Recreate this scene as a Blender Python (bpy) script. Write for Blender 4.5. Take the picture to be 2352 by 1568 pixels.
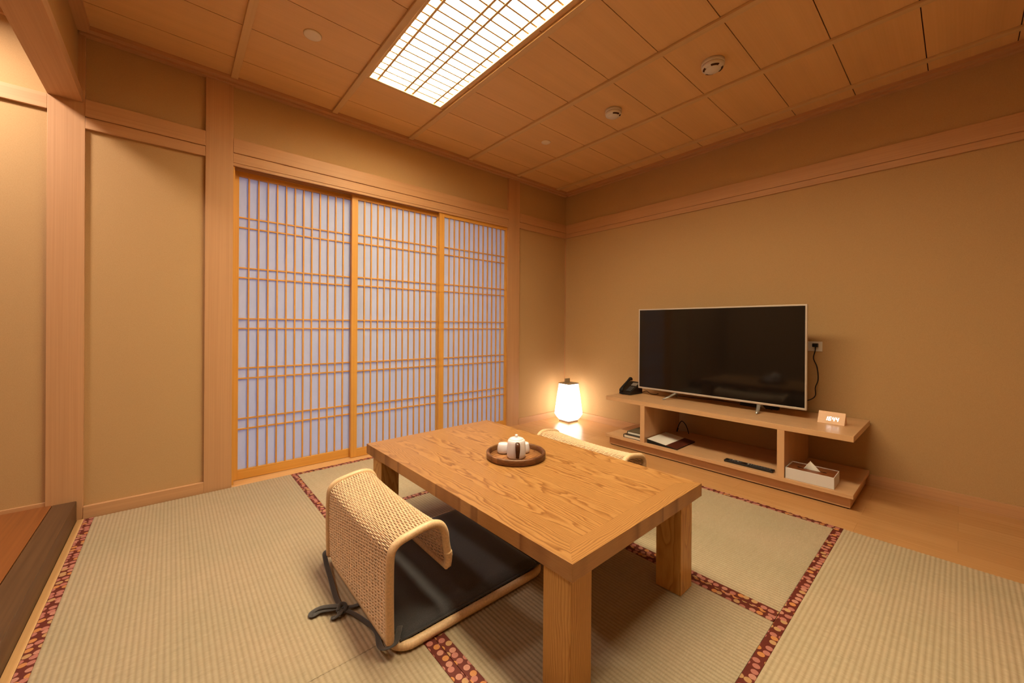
import bpy, bmesh, math, random
from mathutils import Matrix, Vector
random.seed(7)
for o in list(bpy.data.objects): bpy.data.objects.remove(o)
SC = bpy.context.scene
COL = SC.collection
PI = math.pi

# ------------------------------------------------------------------ camera
def make_camera():
    yaw, pitch, roll = math.radians(41.058), math.radians(-.058), math.radians(.384)
    f = Vector((math.sin(yaw)*math.cos(pitch), math.cos(yaw)*math.cos(pitch), math.sin(pitch)))
    r = Vector((math.cos(yaw), -math.sin(yaw), 0)); u = r.cross(f)
    r2 = r*math.cos(roll)+u*math.sin(roll); u2 = u*math.cos(roll)-r*math.sin(roll)
    cam = bpy.data.cameras.new('camera'); cam.sensor_fit = 'HORIZONTAL'; cam.sensor_width = 36
    cam.lens = 895.786/2352*36; cam.shift_y = -(784-749.867)/2352; cam.clip_start = .02
    o = bpy.data.objects.new('camera', cam); COL.objects.link(o)
    m = Matrix((r2, u2, -f)).transposed().to_4x4(); m.translation = Vector((0, 0, 1.0))
    o.matrix_world = m; SC.camera = o
make_camera()

# ------------------------------------------------------------------ world, lights, exposure
W = bpy.data.worlds.new('dusk'); SC.world = W; W.use_nodes = True
W.node_tree.nodes['Background'].inputs[0].default_value = (.38, .54, .92, 1)
W.node_tree.nodes['Background'].inputs[1].default_value = 1.1
SC.view_settings.view_transform = 'Standard'; SC.view_settings.look = 'None'
SC.view_settings.gamma = 1; SC.view_settings.use_curve_mapping = False
SC.view_settings.exposure = .16
PANEL_COL, PANEL_S = (1.0, .86, .55), 38.0        # ceiling light panel
LAMP_COL, LAMP_S = (1.0, .84, .68), 6.2           # floor lantern
def area(name, loc, size, col, power, rot=(0, 0, 0), label=None):
    l = bpy.data.lights.new(name, 'AREA'); l.shape = 'DISK'; l.size = size; l.color = col; l.energy = power
    o = bpy.data.objects.new(name, l); COL.objects.link(o); o.location = loc; o.rotation_euler = rot
    return o
area('unseen_hall_lamp', (-.90, 2.50, 2.42), .24, (1.0, .86, .72), 21)
area('unseen_hall_lamp', (-1.02, .60, 2.44), .30, (1.0, .80, .56), 9)  # unseen second lamp, power raised to brighten the hallway beam's underside

# ------------------------------------------------------------------ node helpers
def new_mat(name):
    m = bpy.data.materials.new(name); m.use_nodes = True
    nt = m.node_tree; b = nt.nodes['Principled BSDF']
    return m, nt, b
def N(nt, t, **kw):
    n = nt.nodes.new(t)
    for k, v in kw.items():
        if k.startswith('i_'): n.inputs[int(k[2:])].default_value = v
        else: setattr(n, k, v)
    return n
def L(nt, a, b): nt.links.new(a, b)
def coord(nt, scale, kind='Object', rot=(0, 0, 0), loc=(0, 0, 0)):
    tc = N(nt, 'ShaderNodeTexCoord'); mp = N(nt, 'ShaderNodeMapping')
    mp.inputs['Scale'].default_value = scale; mp.inputs['Rotation'].default_value = rot; mp.inputs['Location'].default_value = loc
    L(nt, tc.outputs[kind], mp.inputs[0]); return mp.outputs[0]
def ramp(nt, fac, stops, interp='LINEAR'):
    r = N(nt, 'ShaderNodeValToRGB'); cr = r.color_ramp; cr.interpolation = interp
    while len(cr.elements) < len(stops): cr.elements.new(.5)
    for e, (p, c) in zip(cr.elements, stops):
        e.position = p; e.color = (*c, 1) if len(c) == 3 else c
    L(nt, fac, r.inputs[0]); return r.outputs[0]
def mixc(nt, fac, a, b, mode='MIX'):
    m = N(nt, 'ShaderNodeMix', data_type='RGBA', blend_type=mode)
    if isinstance(fac, float): m.inputs[0].default_value = fac
    else: L(nt, fac, m.inputs[0])
    for i, v in ((6, a), (7, b)):
        if isinstance(v, tuple): m.inputs[i].default_value = (*v[:3], 1)
        else: L(nt, v, m.inputs[i])
    return m.outputs[2]
def math_n(nt, op, a, b=None):
    m = N(nt, 'ShaderNodeMath', operation=op)
    for i, v in ((0, a), (1, b)):
        if v is None: continue
        if isinstance(v, (int, float)): m.inputs[i].default_value = v
        else: L(nt, v, m.inputs[i])
    return m.outputs[0]
def noise(nt, vec, scale, detail=3, rough=.5, dist=0):
    n = N(nt, 'ShaderNodeTexNoise'); n.inputs['Scale'].default_value = scale
    n.inputs['Detail'].default_value = detail; n.inputs['Roughness'].default_value = rough
    n.inputs['Distortion'].default_value = dist
    L(nt, vec, n.inputs['Vector']); return n.outputs['Fac']
def bump(nt, b, h, strength, dist=.001):
    bp = N(nt, 'ShaderNodeBump'); bp.inputs['Strength'].default_value = strength
    bp.inputs['Distance'].default_value = dist
    L(nt, h, bp.inputs['Height']); L(nt, bp.outputs[0], b.inputs['Normal'])

def grain_scale(axis, across, along):
    s = [across]*3; s['XYZ'.index(axis)] = along; return tuple(s)
def wood(name, c1, c2, axis, across=90, along=1.6, rough=.45, lines=.5, spec=.35, bumpy=.15):
    """straight, quarter-sawn grain running along `axis`"""
    m, nt, b = new_mat(name)
    v = coord(nt, grain_scale(axis, across, along))
    f = noise(nt, v, 1.0, 4, .6, .2)
    v2 = coord(nt, grain_scale(axis, across*.09, along*.5))
    g = noise(nt, v2, 1.0, 2)
    fine = ramp(nt, f, [(.34, c2), (.62, c1)])
    soft = ramp(nt, g, [(.3, tuple(x*.9 for x in c1)), (.7, tuple(min(1, x*1.05) for x in c1))])
    L(nt, mixc(nt, lines, soft, fine), b.inputs['Base Color'])
    b.inputs['Roughness'].default_value = rough
    b.inputs['Specular IOR Level'].default_value = spec
    bump(nt, b, f, bumpy, .0006)
    return m
def plain(name, col, rough=.5, spec=.5, metal=0, var=.0, vs=40):
    m, nt, b = new_mat(name)
    if var:
        f = noise(nt, coord(nt, (vs,)*3), 1.0, 3)
        L(nt, ramp(nt, f, [(.3, tuple(x*(1-var) for x in col)), (.7, tuple(min(1, x*(1+var)) for x in col))]), b.inputs['Base Color'])
    else:
        b.inputs['Base Color'].default_value = (*col, 1)
    b.inputs['Roughness'].default_value = rough; b.inputs['Specular IOR Level'].default_value = spec
    b.inputs['Metallic'].default_value = metal
    return m
def emit(name, col, s):
    m = bpy.data.materials.new(name); m.use_nodes = True; nt = m.node_tree
    nt.nodes.remove(nt.nodes['Principled BSDF'])
    e = N(nt, 'ShaderNodeEmission'); e.inputs[0].default_value = (*col, 1); e.inputs[1].default_value = s
    L(nt, e.outputs[0], nt.nodes['Material Output'].inputs[0]); return m

# ------------------------------------------------------------------ materials
HIN1, HIN2 = (.55, .305, .155), (.44, .226, .104)       # pale cypress of the posts and beams
M = {}
for ax in 'XYZ':
    M['trim'+ax] = wood('cypress_'+ax, HIN1, HIN2, ax, 150, 1.2, .5, .45)
    M['shoji'+ax] = wood('honey_lattice_'+ax, (.70, .35, .075), (.55, .25, .045), ax, 120, 1.5, .45, .45)
    M['cab'+ax] = wood('cabinet_'+ax, (.62, .37, .20), (.50, .28, .14), ax, 130, 1.3, .33, .4, .45)
M['ceil'] = wood('ceiling_board', (.70, .43, .20), (.62, .37, .16), 'X', 110, 1.0, .5, .35)
M['batten'] = wood('ceiling_batten', (.64, .43, .22), (.56, .36, .17), 'Y', 120, 1.2, .5, .35)
M['dark_gap'] = plain('groove_shadow_gap', (.07, .03, .012), .8, .1)
M['floorboard'] = None

def mat_wall():
    m, nt, b = new_mat('woven_wallpaper')
    v = coord(nt, (1, 1, 1))
    f1 = noise(nt, coord(nt, (260, 260, 700)), 1.0, 2, .6)
    f2 = noise(nt, coord(nt, (520, 520, 150)), 1.0, 2, .6)
    f = math_n(nt, 'ADD', math_n(nt, 'MULTIPLY', f1, .5), math_n(nt, 'MULTIPLY', f2, .5))
    c = ramp(nt, f, [(.36, (.455, .284, .136)), (.64, (.515, .331, .166))])
    L(nt, c, b.inputs['Base Color']); b.inputs['Roughness'].default_value = 1.1
    b.inputs['Specular IOR Level'].default_value = .15
    bump(nt, b, f, .15, .0008); return m
M['wall'] = mat_wall()

def mat_boards():
    m, nt, b = new_mat('alcove_floorboards')
    tc = N(nt, 'ShaderNodeTexCoord'); mp = N(nt, 'ShaderNodeMapping')
    mp.inputs['Rotation'].default_value = (0, 0, PI/2)
    L(nt, tc.outputs['Object'], mp.inputs[0])
    br = N(nt, 'ShaderNodeTexBrick'); br.offset = .37; br.offset_frequency = 2
    br.inputs['Color1'].default_value = (.52, .27, .11, 1); br.inputs['Color2'].default_value = (.56, .305, .13, 1)
    br.inputs['Mortar'].default_value = (.38, .19, .08, 1)
    br.inputs['Scale'].default_value = 1; br.inputs['Mortar Size'].default_value = .0006
    br.inputs['Brick Width'].default_value = .92; br.inputs['Row Height'].default_value = .14
    br.inputs['Mortar Smooth'].default_value = .2
    L(nt, mp.outputs[0], br.inputs['Vector'])
    f = noise(nt, coord(nt, (90, 2.0, 90)), 1.0, 4, .6, .3)
    g = ramp(nt, f, [(.3, (.86, .82, .78)), (.7, (1, 1, 1))])
    L(nt, mixc(nt, 1.0, br.outputs['Color'], g, 'MULTIPLY'), b.inputs['Base Color'])
    b.inputs['Roughness'].default_value = .27; b.inputs['Specular IOR Level'].default_value = .5
    bump(nt, b, f, .08, .0005); return m
M['boards'] = mat_boards()
M['threshold'] = wood('threshold_wood', (.70, .42, .20), (.60, .33, .15), 'Y', 120, 1.2, .35, .4)
M['thresholdX'] = wood('threshold_wood_x', (.66, .38, .17), (.56, .30, .12), 'X', 120, 1.2, .35, .4)
M['hall_floor'] = wood('hall_red_brown_floor', (.26, .088, .025), (.16, .048, .014), 'Y', 60, 1.2, .32, .6)
M['hall_sill'] = wood('dark_step_board', (.115, .058, .028), (.06, .028, .014), 'Y', 45, .9, .42, .8)

def mat_tatami(axis):
    # axis: direction the ribs run; the rush strands cross them
    m, nt, b = new_mat('tatami_rush_'+axis)
    rib = 'Y' if axis == 'X' else 'X'
    # strands: thin threads running across the ribs -> stretched noise
    s = [1, 1, 1]; i = 'XY'.index(axis); s[i] = 620; s[1-i] = 40
    f = noise(nt, coord(nt, tuple(s)), 1.0, 2, .6)
    s2 = [1, 1, 1]; s2[i] = 60; s2[1-i] = 5
    g = noise(nt, coord(nt, tuple(s2)), 1.0, 3, .6)
    big = noise(nt, coord(nt, (3, 3, 3)), 1.0, 2)
    q = 1.16 if axis == 'X' else 1.0  # lighter base on X-ribbed mats stands in for the directional sheen of rush
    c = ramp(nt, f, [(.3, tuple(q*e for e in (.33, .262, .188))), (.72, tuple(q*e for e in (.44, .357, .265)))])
    c2 = ramp(nt, g, [(.3, (.95, .94, .90)), (.7, (1.03, 1.02, 1.0))])
    c3 = ramp(nt, big, [(.35, (.96, .97, .93)), (.65, (1.03, 1.0, .97))])
    c = mixc(nt, 1.0, mixc(nt, 1.0, c, c2, 'MULTIPLY'), c3, 'MULTIPLY')
    # valleys between the ribs darkened in the colour, standing in for their shade
    tc = N(nt, 'ShaderNodeTexCoord'); sp = N(nt, 'ShaderNodeSeparateXYZ'); L(nt, tc.outputs['Object'], sp.inputs[0])
    w = math_n(nt, 'MULTIPLY', sp.outputs[rib], 2*PI/.015)
    w = math_n(nt, 'MULTIPLY', math_n(nt, 'ADD', math_n(nt, 'COSINE', w), 1.0), .5)
    th = ramp(nt, w, [(.0, (1.02, 1.02, 1.02)), (.45, (.99, .99, .98)), (1.0, (.84, .82, .78))])
    c = mixc(nt, 1.0, c, th, 'MULTIPLY')
    L(nt, c, b.inputs['Base Color']); b.inputs['Roughness'].default_value = .55
    b.inputs['Specular IOR Level'].default_value = .3
    h = math_n(nt, 'ADD', math_n(nt, 'MULTIPLY', f, .5), g)
    bump(nt, b, h, .22, .0007); return m
M['tatamiX'] = mat_tatami('X'); M['tatamiY'] = mat_tatami('Y')

def mat_brocade():
    m, nt, b = new_mat('heri_brocade')
    def layer(sc, loc, rad):
        v = coord(nt, (sc, sc, 0), loc=loc)
        vo = N(nt, 'ShaderNodeTexVoronoi', voronoi_dimensions='2D', feature='F1'); vo.inputs['Scale'].default_value = 1
        vo.inputs['Randomness'].default_value = .55
        L(nt, v, vo.inputs['Vector'])
        d = vo.outputs['Distance']
        inside = math_n(nt, 'LESS_THAN', d, rad)
        rings = math_n(nt, 'SINE', math_n(nt, 'MULTIPLY', d, 62.0))
        sep = N(nt, 'ShaderNodeSeparateColor'); L(nt, vo.outputs['Color'], sep.inputs[0])
        base = ramp(nt, sep.outputs[0], [(0, (.36, .10, .085)), (.45, (.42, .16, .12)), (.66, (.46, .16, .03)), (.85, (.40, .21, .08)), (1, (.38, .13, .11))], 'CONSTANT')
        light = mixc(nt, .5, base, (.55, .40, .30))
        pet = noise(nt, coord(nt, (900, 900, 0)), 1.0, 1)
        rg = ramp(nt, rings, [(.35, (0, 0, 0)), (.6, (1, 1, 1))])
        rr = math_n(nt, 'MULTIPLY', rg, math_n(nt, 'GREATER_THAN', pet, .42))
        return inside, mixc(nt, rr, base, light)
    i1, c1 = layer(39, (0, 0, 0), .395)
    bg = mixc(nt, noise(nt, coord(nt, (500, 500, 500)), 1.0, 2), (.075, .010, .006), (.14, .022, .013))
    L(nt, mixc(nt, i1, bg, c1), b.inputs['Base Color'])
    b.inputs['Roughness'].default_value = .6; b.inputs['Specular IOR Level'].default_value = .3
    bump(nt, b, noise(nt, coord(nt, (1200, 1200, 1200)), 1.0, 1), .3, .0004); return m
M['heri'] = mat_brocade()

def mat_cathedral(name, axis, plank, ca, cb, cc, rough=.32):
    """flat-sawn chestnut: cathedral arches along `axis`, boards `plank` wide"""
    m, nt, b = new_mat(name)
    tc = N(nt, 'ShaderNodeTexCoord'); sp = N(nt, 'ShaderNodeSeparateXYZ'); L(nt, tc.outputs['Object'], sp.inputs[0])
    al = sp.outputs[axis]; ac = sp.outputs['Y' if axis == 'X' else 'X']
    if axis == 'Z': ac = math_n(nt, 'ADD', sp.outputs['X'], math_n(nt, 'MULTIPLY', sp.outputs['Y'], .83))
    k = math_n(nt, 'FLOOR', math_n(nt, 'DIVIDE', ac, plank))
    wn = N(nt, 'ShaderNodeTexWhiteNoise', noise_dimensions='1D'); L(nt, k, wn.inputs['W'])
    rnd = wn.outputs['Value']
    wn2 = N(nt, 'ShaderNodeTexWhiteNoise', noise_dimensions='1D'); L(nt, math_n(nt, 'ADD', k, 77.3), wn2.inputs['W'])
    r2 = wn2.outputs['Value']
    loc = math_n(nt, 'SUBTRACT', math_n(nt, 'SUBTRACT', ac, math_n(nt, 'MULTIPLY', k, plank)), math_n(nt, 'MULTIPLY', math_n(nt, 'ADD', math_n(nt, 'MULTIPLY', rnd, .7), .15), plank))
    # the growth rings: distance from a slightly tilted, wobbling pith below the board
    cv = N(nt, 'ShaderNodeCombineXYZ')
    L(nt, math_n(nt, 'MULTIPLY', al, 2.1), cv.inputs[0]); L(nt, math_n(nt, 'MULTIPLY', ac, 9.0), cv.inputs[1]); L(nt, math_n(nt, 'MULTIPLY', rnd, 31.0), cv.inputs[2])
    wob = noise(nt, cv.outputs[0], 1.0, 3, .55)
    cv2 = N(nt, 'ShaderNodeCombineXYZ')
    L(nt, math_n(nt, 'MULTIPLY', al, 9.0), cv2.inputs[0]); L(nt, math_n(nt, 'MULTIPLY', ac, 40.0), cv2.inputs[1]); L(nt, math_n(nt, 'MULTIPLY', rnd, 17.0), cv2.inputs[2])
    wob2 = noise(nt, cv2.outputs[0], 1.0, 2, .5)
    x2 = math_n(nt, 'MULTIPLY', math_n(nt, 'MULTIPLY', loc, loc), 14.0)
    tilt = math_n(nt, 'MULTIPLY', math_n(nt, 'SUBTRACT', r2, .5), .16)
    q = math_n(nt, 'ADD', x2, math_n(nt, 'MULTIPLY', al, tilt))
    q = math_n(nt, 'ADD', q, math_n(nt, 'MULTIPLY', wob, .16))
    q = math_n(nt, 'ADD', q, math_n(nt, 'MULTIPLY', wob2, .012))
    ph = math_n(nt, 'FRACT', math_n(nt, 'MULTIPLY', q, 60.0))
    pore = noise(nt, coord(nt, grain_scale(axis, 900, 25)), 1.0, 2, .6)
    c = ramp(nt, ph, [(0, cb), (.22, cc), (.55, ca), (.85, ca), (1.0, cb)])
    c = mixc(nt, 1.0, c, ramp(nt, pore, [(.3, (.84, .80, .76)), (.55, (1, 1, 1))]), 'MULTIPLY')
    tint = ramp(nt, r2, [(0, (.93, .92, .90)), (1, (1.05, 1.04, 1.02))])
    c = mixc(nt, 1.0, c, tint, 'MULTIPLY')
    L(nt, c, b.inputs['Base Color']); b.inputs['Roughness'].default_value = rough
    b.inputs['Specular IOR Level'].default_value = .4
    bump(nt, b, pore, .12, .0004); return m
OA, OB, OC = (.42, .21, .072), (.235, .095, .027), (.34, .155, .048)
M['oakY'] = mat_cathedral('table_chestnut_lengthwise', 'Y', .135, OA, OB, OC)
M['oakX'] = mat_cathedral('table_chestnut_crosswise', 'X', .20, OA, OB, OC)
M['oakZ'] = mat_cathedral('table_chestnut_upright', 'Z', .26, (.60, .33, .095), (.42, .195, .045), (.53, .27, .07), .4)

def mat_paper():
    m = bpy.data.materials.new('shoji_paper'); m.use_nodes = True; nt = m.node_tree
    b = nt.nodes['Principled BSDF']
    f = noise(nt, coord(nt, (30, 30, 9)), 1.0, 4, .7)
    c = ramp(nt, f, [(.3, (.64, .66, .68)), (.7, (.72, .73, .75))])
    L(nt, c, b.inputs['Base Color']); b.inputs['Roughness'].default_value = .9; b.inputs['Specular IOR Level'].default_value = .1
    t = N(nt, 'ShaderNodeBsdfTranslucent'); t.inputs[0].default_value = (.80, .80, .92, 1)
    mx = N(nt, 'ShaderNodeMixShader'); mx.inputs[0].default_value = .45
    L(nt, b.outputs[0], mx.inputs[1]); L(nt, t.outputs[0], mx.inputs[2])
    L(nt, mx.outputs[0], nt.nodes['Material Output'].inputs[0]); return m
M['paper'] = mat_paper()
M['rattan'] = plain('rattan_weave', (.72, .50, .32), .45, .4, 0, .16, 90)
M['rattan_wrap'] = plain('rattan_binding', (.72, .49, .29), .38, .45, 0, .12, 160)
M['grey_cloth'] = None
def mat_cloth(name, a, b_):
    m, nt, b = new_mat(name)
    f = noise(nt, coord(nt, (700, 700, 700)), 1.0, 2, .7)
    L(nt, ramp(nt, f, [(.35, a), (.65, b_)]), b.inputs['Base Color']); b.inputs['Roughness'].default_value = 1.1
    b.inputs['Specular IOR Level'].default_value = .2
    try: b.inputs['Sheen Weight'].default_value = .3
    except Exception: pass
    bump(nt, b, f, .4, .0008); return m
M['grey_cloth'] = mat_cloth('charcoal_linen', (.036, .035, .040), (.090, .088, .098))
M['tie_cloth'] = mat_cloth('charcoal_tie', (.035, .032, .034), (.075, .068, .068))
M['silver'] = plain('champagne_bezel', (.62, .56, .52), .35, .5, .55)
M['foot_metal'] = plain('grey_stand_foot', (.36, .36, .36), .35, .5, .6)
M['screen'] = plain('dark_glass_screen', (.006, .005, .005), .08, .45)
M['black'] = plain('black_plastic', (.010, .009, .009), .35, .45)
M['black_matt'] = plain('black_rubber', (.008, .007, .007), .6, .3)
M['button'] = plain('grey_buttons', (.09, .09, .10), .45, .4)
M['lit_button'] = plain('pale_button', (.5, .5, .52), .4, .4)
M['white_plastic'] = plain('white_plastic', (.70, .64, .58), .4, .5)
M['cream_plastic'] = plain('cream_plastic', (.72, .62, .48), .45, .5)
M['porcelain'] = plain('white_porcelain', (.78, .74, .80), .18, .5, 0, .02, 12)
M['dark_handle'] = plain('dark_walnut_handle', (.075, .028, .014), .25, .5, 0, .25, 90)
M['white_leather'] = plain('white_leatherette', (.62, .58, .58), .55, .35, 0, .03, 500)
M['brown_leather'] = plain('brown_leather', (.20, .06, .018), .4, .4, 0, .12, 300)
M['dark_leather'] = plain('dark_brown_leather', (.09, .022, .012), .4, .4, 0, .12, 300)
M['paper_white'] = plain('white_paper', (.78, .74, .70), .8, .2)
M['olive_cover'] = plain('olive_book_cover', (.10, .085, .05), .55, .35, 0, .08, 200)
M['page_edge'] = plain('page_edges', (.70, .60, .50), .8, .2)
M['lamp_wood'] = plain('grey_brown_lamp_wood', (.38, .29, .19), .55, .3, 0, .1, 120)
M['clock_wood'] = wood('clock_maple', (.80, .52, .34), (.72, .45, .28), 'Y', 120, 3, .5, .4)
M['digit'] = emit('clock_digit_glow', (1.0, .93, .86), 6)
M['panel'] = emit('light_diffuser_glow', PANEL_COL, PANEL_S)
M['shade'] = emit('lantern_paper_glow', LAMP_COL, LAMP_S)
def mat_tray():
    m, nt, b = new_mat('acacia_staves')
    tc = N(nt, 'ShaderNodeTexCoord'); sp = N(nt, 'ShaderNodeSeparateXYZ'); L(nt, tc.outputs['Object'], sp.inputs[0])
    a = math_n(nt, 'ARCTAN2', sp.outputs['Y'], sp.outputs['X'])
    k = math_n(nt, 'FLOOR', math_n(nt, 'MULTIPLY', math_n(nt, 'ADD', a, .25), 1.9))
    wn = N(nt, 'ShaderNodeTexWhiteNoise', noise_dimensions='1D'); L(nt, k, wn.inputs['W'])
    base = ramp(nt, wn.outputs['Value'], [(0, (.10, .035, .014)), (.4, (.19, .075, .028)), (.75, (.14, .06, .02)), (1, (.30, .13, .05))])
    f = noise(nt, coord(nt, (40, 40, 260)), 1.0, 3, .6, .5)
    c = mixc(nt, 1.0, base, ramp(nt, f, [(.3, (.6, .58, .55)), (.7, (1.25, 1.2, 1.15))]), 'MULTIPLY')
    L(nt, c, b.inputs['Base Color']); b.inputs['Roughness'].default_value = .4; return m
M['tray_rim'] = mat_tray()
M['tray_base'] = mat_cathedral('acacia_base', 'X', .055, (.42, .19, .075), (.16, .055, .02), (.32, .13, .045), .35)

# ------------------------------------------------------------------ mesh builder
class MB:
    def __init__(s): s.v = []; s.f = []; s.sm = []
    def add(s, vs, fs, smooth=False):
        n = len(s.v); s.v += [tuple(x) for x in vs]; s.f += [tuple(i+n for i in q) for q in fs]; s.sm += [smooth]*len(fs); return s
    def box(s, x0, x1, y0, y1, z0, z1):
        v = [(x, y, z) for z in (z0, z1) for y in (y0, y1) for x in (x0, x1)]
        return s.add(v, [(0, 2, 3, 1), (4, 5, 7, 6), (0, 1, 5, 4), (2, 6, 7, 3), (0, 4, 6, 2), (1, 3, 7, 5)])
    def prism(s, poly, axis, a, b):
        """poly: 2-D points in the two other axes, extruded along axis from a to b"""
        n = len(poly)
        def P(p, t):
            if axis == 'X': return (t, p[0], p[1])
            if axis == 'Y': return (p[0], t, p[1])
            return (p[0], p[1], t)
        v = [P(p, a) for p in poly]+[P(p, b) for p in poly]
        fs = [tuple(range(n-1, -1, -1)), tuple(range(n, 2*n))]+[(i, (i+1) % n, n+(i+1) % n, n+i) for i in range(n)]
        return s.add(v, fs)
    def tube(s, pts, r, seg=8, closed=False, cap=True, smooth=True, ring=None, up=None):
        """r: number or function of point index; ring: optional (sx, sy) flattening"""
        P = [Vector(p) for p in pts]; n = len(P); rings = []
        up0 = Vector(up) if up else None
        nrm = None
        for i in range(n):
            if closed: t = P[(i+1) % n]-P[i-1]
            else: t = P[min(i+1, n-1)]-P[max(i-1, 0)]
            if t.length < 1e-9: t = Vector((0, 0, 1))
            t.normalize()
            if up0 is not None: a = up0-t*up0.dot(t)
            elif nrm is None:
                a = Vector((0, 0, 1)) if abs(t.z) < .9 else Vector((1, 0, 0)); a = a-t*a.dot(t)
            else: a = nrm-t*nrm.dot(t)
            if a.length < 1e-6: a = Vector((1, 0, 0))-t*t.x
            a.normalize(); nrm = a; bb = t.cross(a)
            rr = r(i) if callable(r) else r
            sx, sy = ring if ring else (1, 1)
            rings.append([P[i]+a*math.cos(2*PI*k/seg)*rr*sx+bb*math.sin(2*PI*k/seg)*rr*sy for k in range(seg)])
        v = [p for q in rings for p in q]; fs = []
        m = n if closed else n-1
        for i in range(m):
            j = (i+1) % n
            for k in range(seg):
                l = (k+1) % seg
                fs.append((i*seg+k, i*seg+l, j*seg+l, j*seg+k))
        if cap and not closed:
            fs.append(tuple(range(seg-1, -1, -1))); fs.append(tuple((n-1)*seg+k for k in range(seg)))
        return s.add(v, fs, smooth)
    def lathe(s, prof, c=(0, 0, 0), seg=48, smooth=True, cap=True):
        v = []; fs = []
        for (r, z) in prof:
            for k in range(seg):
                a = 2*PI*k/seg; v.append((c[0]+r*math.cos(a), c[1]+r*math.sin(a), c[2]+z))
        for i in range(len(prof)-1):
            for k in range(seg):
                l = (k+1) % seg; fs.append((i*seg+k, i*seg+l, (i+1)*seg+l, (i+1)*seg+k))
        if cap:
            fs.append(tuple(range(seg-1, -1, -1))); fs.append(tuple((len(prof)-1)*seg+k for k in range(seg)))
        return s.add(v, fs, smooth)
    def build(s, name, m, parent=None, bevel=0, seg=2):
        me = bpy.data.meshes.new(name); me.from_pydata(s.v, [], s.f)
        me.polygons.foreach_set('use_smooth', s.sm); me.materials.append(m); me.update()
        bm = bmesh.new(); bm.from_mesh(me); bmesh.ops.recalc_face_normals(bm, faces=bm.faces); bm.to_mesh(me); bm.free()
        o = bpy.data.objects.new(name, me); COL.objects.link(o)
        if parent: o.parent = parent
        if bevel:
            b = o.modifiers.new('bevel', 'BEVEL'); b.width = bevel; b.segments = seg; b.limit_method = 'ANGLE'; b.angle_limit = math.radians(40)
            b.harden_normals = False
        return o
def box(name, m, x0, x1, y0, y1, z0, z1, parent=None, bevel=0): return MB().box(x0, x1, y0, y1, z0, z1).build(name, m, parent, bevel)
def thing(name, label, cat, loc=(0, 0, 0), rz=0, group=None):
    o = bpy.data.objects.new(name, None); COL.objects.link(o); o.location = loc; o.rotation_euler = (0, 0, rz)
    o.empty_display_size = .05
    return tag(o, label, cat, group)
def tag(o, label, cat, group=None):
    o['label'] = label; o['category'] = cat
    if group: o['group'] = group
    return o
def struct(o, label=None, cat=None):
    o['kind'] = 'structure'
    if label: o['label'] = label
    if cat: o['category'] = cat
    return o

# ------------------------------------------------------------------ room shell
YW, XW, HC = 2.94, 3.36, 2.5
YB = -.95; XH = -1.95
XL0, XL1 = -.467, -.34          # the post at the edge of the room / hall
PW = .018                        # how far timber stands proud of the wallpaper
wb = MB()                        # shoji wall: plaster fields round the door opening
wb.box(XH, .279, YW+PW, YW+.16, -.1, 2.62)
wb.box(.279, 2.505, YW+PW, YW+.16, 2.10, 2.62)
wb.box(2.505, XW+.2, YW+PW, YW+.16, -.1, 2.62)
struct(wb.build('wall_back', M['wall']), 'beige woven wallpaper wall holding the lattice doors', 'wall')
struct(box('wall_right', M['wall'], XW+PW, XW+.2, YB-.2, YW+PW, -.1, 2.62), 'beige woven wallpaper wall behind the television', 'wall')
struct(box('wall_front', M['wall'], XH-.2, XW+.2, YB-.2, YB, -.1, 2.62), 'wallpapered wall behind the viewer', 'wall')
struct(box('wall_left', M['wall'], XH-.2, XH, YB, YW+.16, -.1, 2.62), 'wall on the far side of the hallway', 'wall')
struct(box('floor', M['dark_gap'], XH, XW+PW, YB, YW+.16, -.09, -.035), 'underfloor below the mats', 'floor')
struct(box('floor', M['boards'], 2.525, XW+PW, YB, YW+PW, -.034, 0), 'smooth orange wooden floorboards beneath the television bench', 'floor')
struct(box('floor', M['boards'], -.335, 2.524, YB, -.465, -.034, 0), 'wooden boards behind the last mats', 'floor')
struct(box('floor', M['hall_floor'], XH, -.4445, YB, YW+PW, -.034, .1), 'reddish brown raised hallway floor', 'floor')
n_trim = [0]
def trim(mb, m, label, bevel=.0015):
    n_trim[0] += 1
    return struct(mb.build('trim_%d' % n_trim[0], m, None, bevel), label, 'trim')
trim(MB().box(-.443, -.362, YB, YW-.002, -.034, .1), M['hall_sill'], 'dark brown step board edging the raised hallway', .004)
trim(MB().box(-.361, -.3355, YB, YW-.001, -.034, .001), M['threshold'], 'pale strip of wood between step and mat')
trim(MB().box(.279, 2.505, 2.9255, YW+.12, -.034, .002), M['thresholdX'], 'pale wooden sill under the lattice doors')
# posts
trim(MB().box(XL0, XL1, YW, YW+.06, -.03, HC+.02), M['trimZ'], 'broad pale wooden post between hallway and tatami room')
trim(MB().box(.144, .279, YW-.002, YW+.14, -.03, HC+.02), M['trimZ'], 'pale wooden post left of the lattice doors')
trim(MB().box(2.505, 2.655, YW-.002, YW+.14, -.03, HC+.02), M['trimZ'], 'pale wooden post right of the lattice doors')
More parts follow.
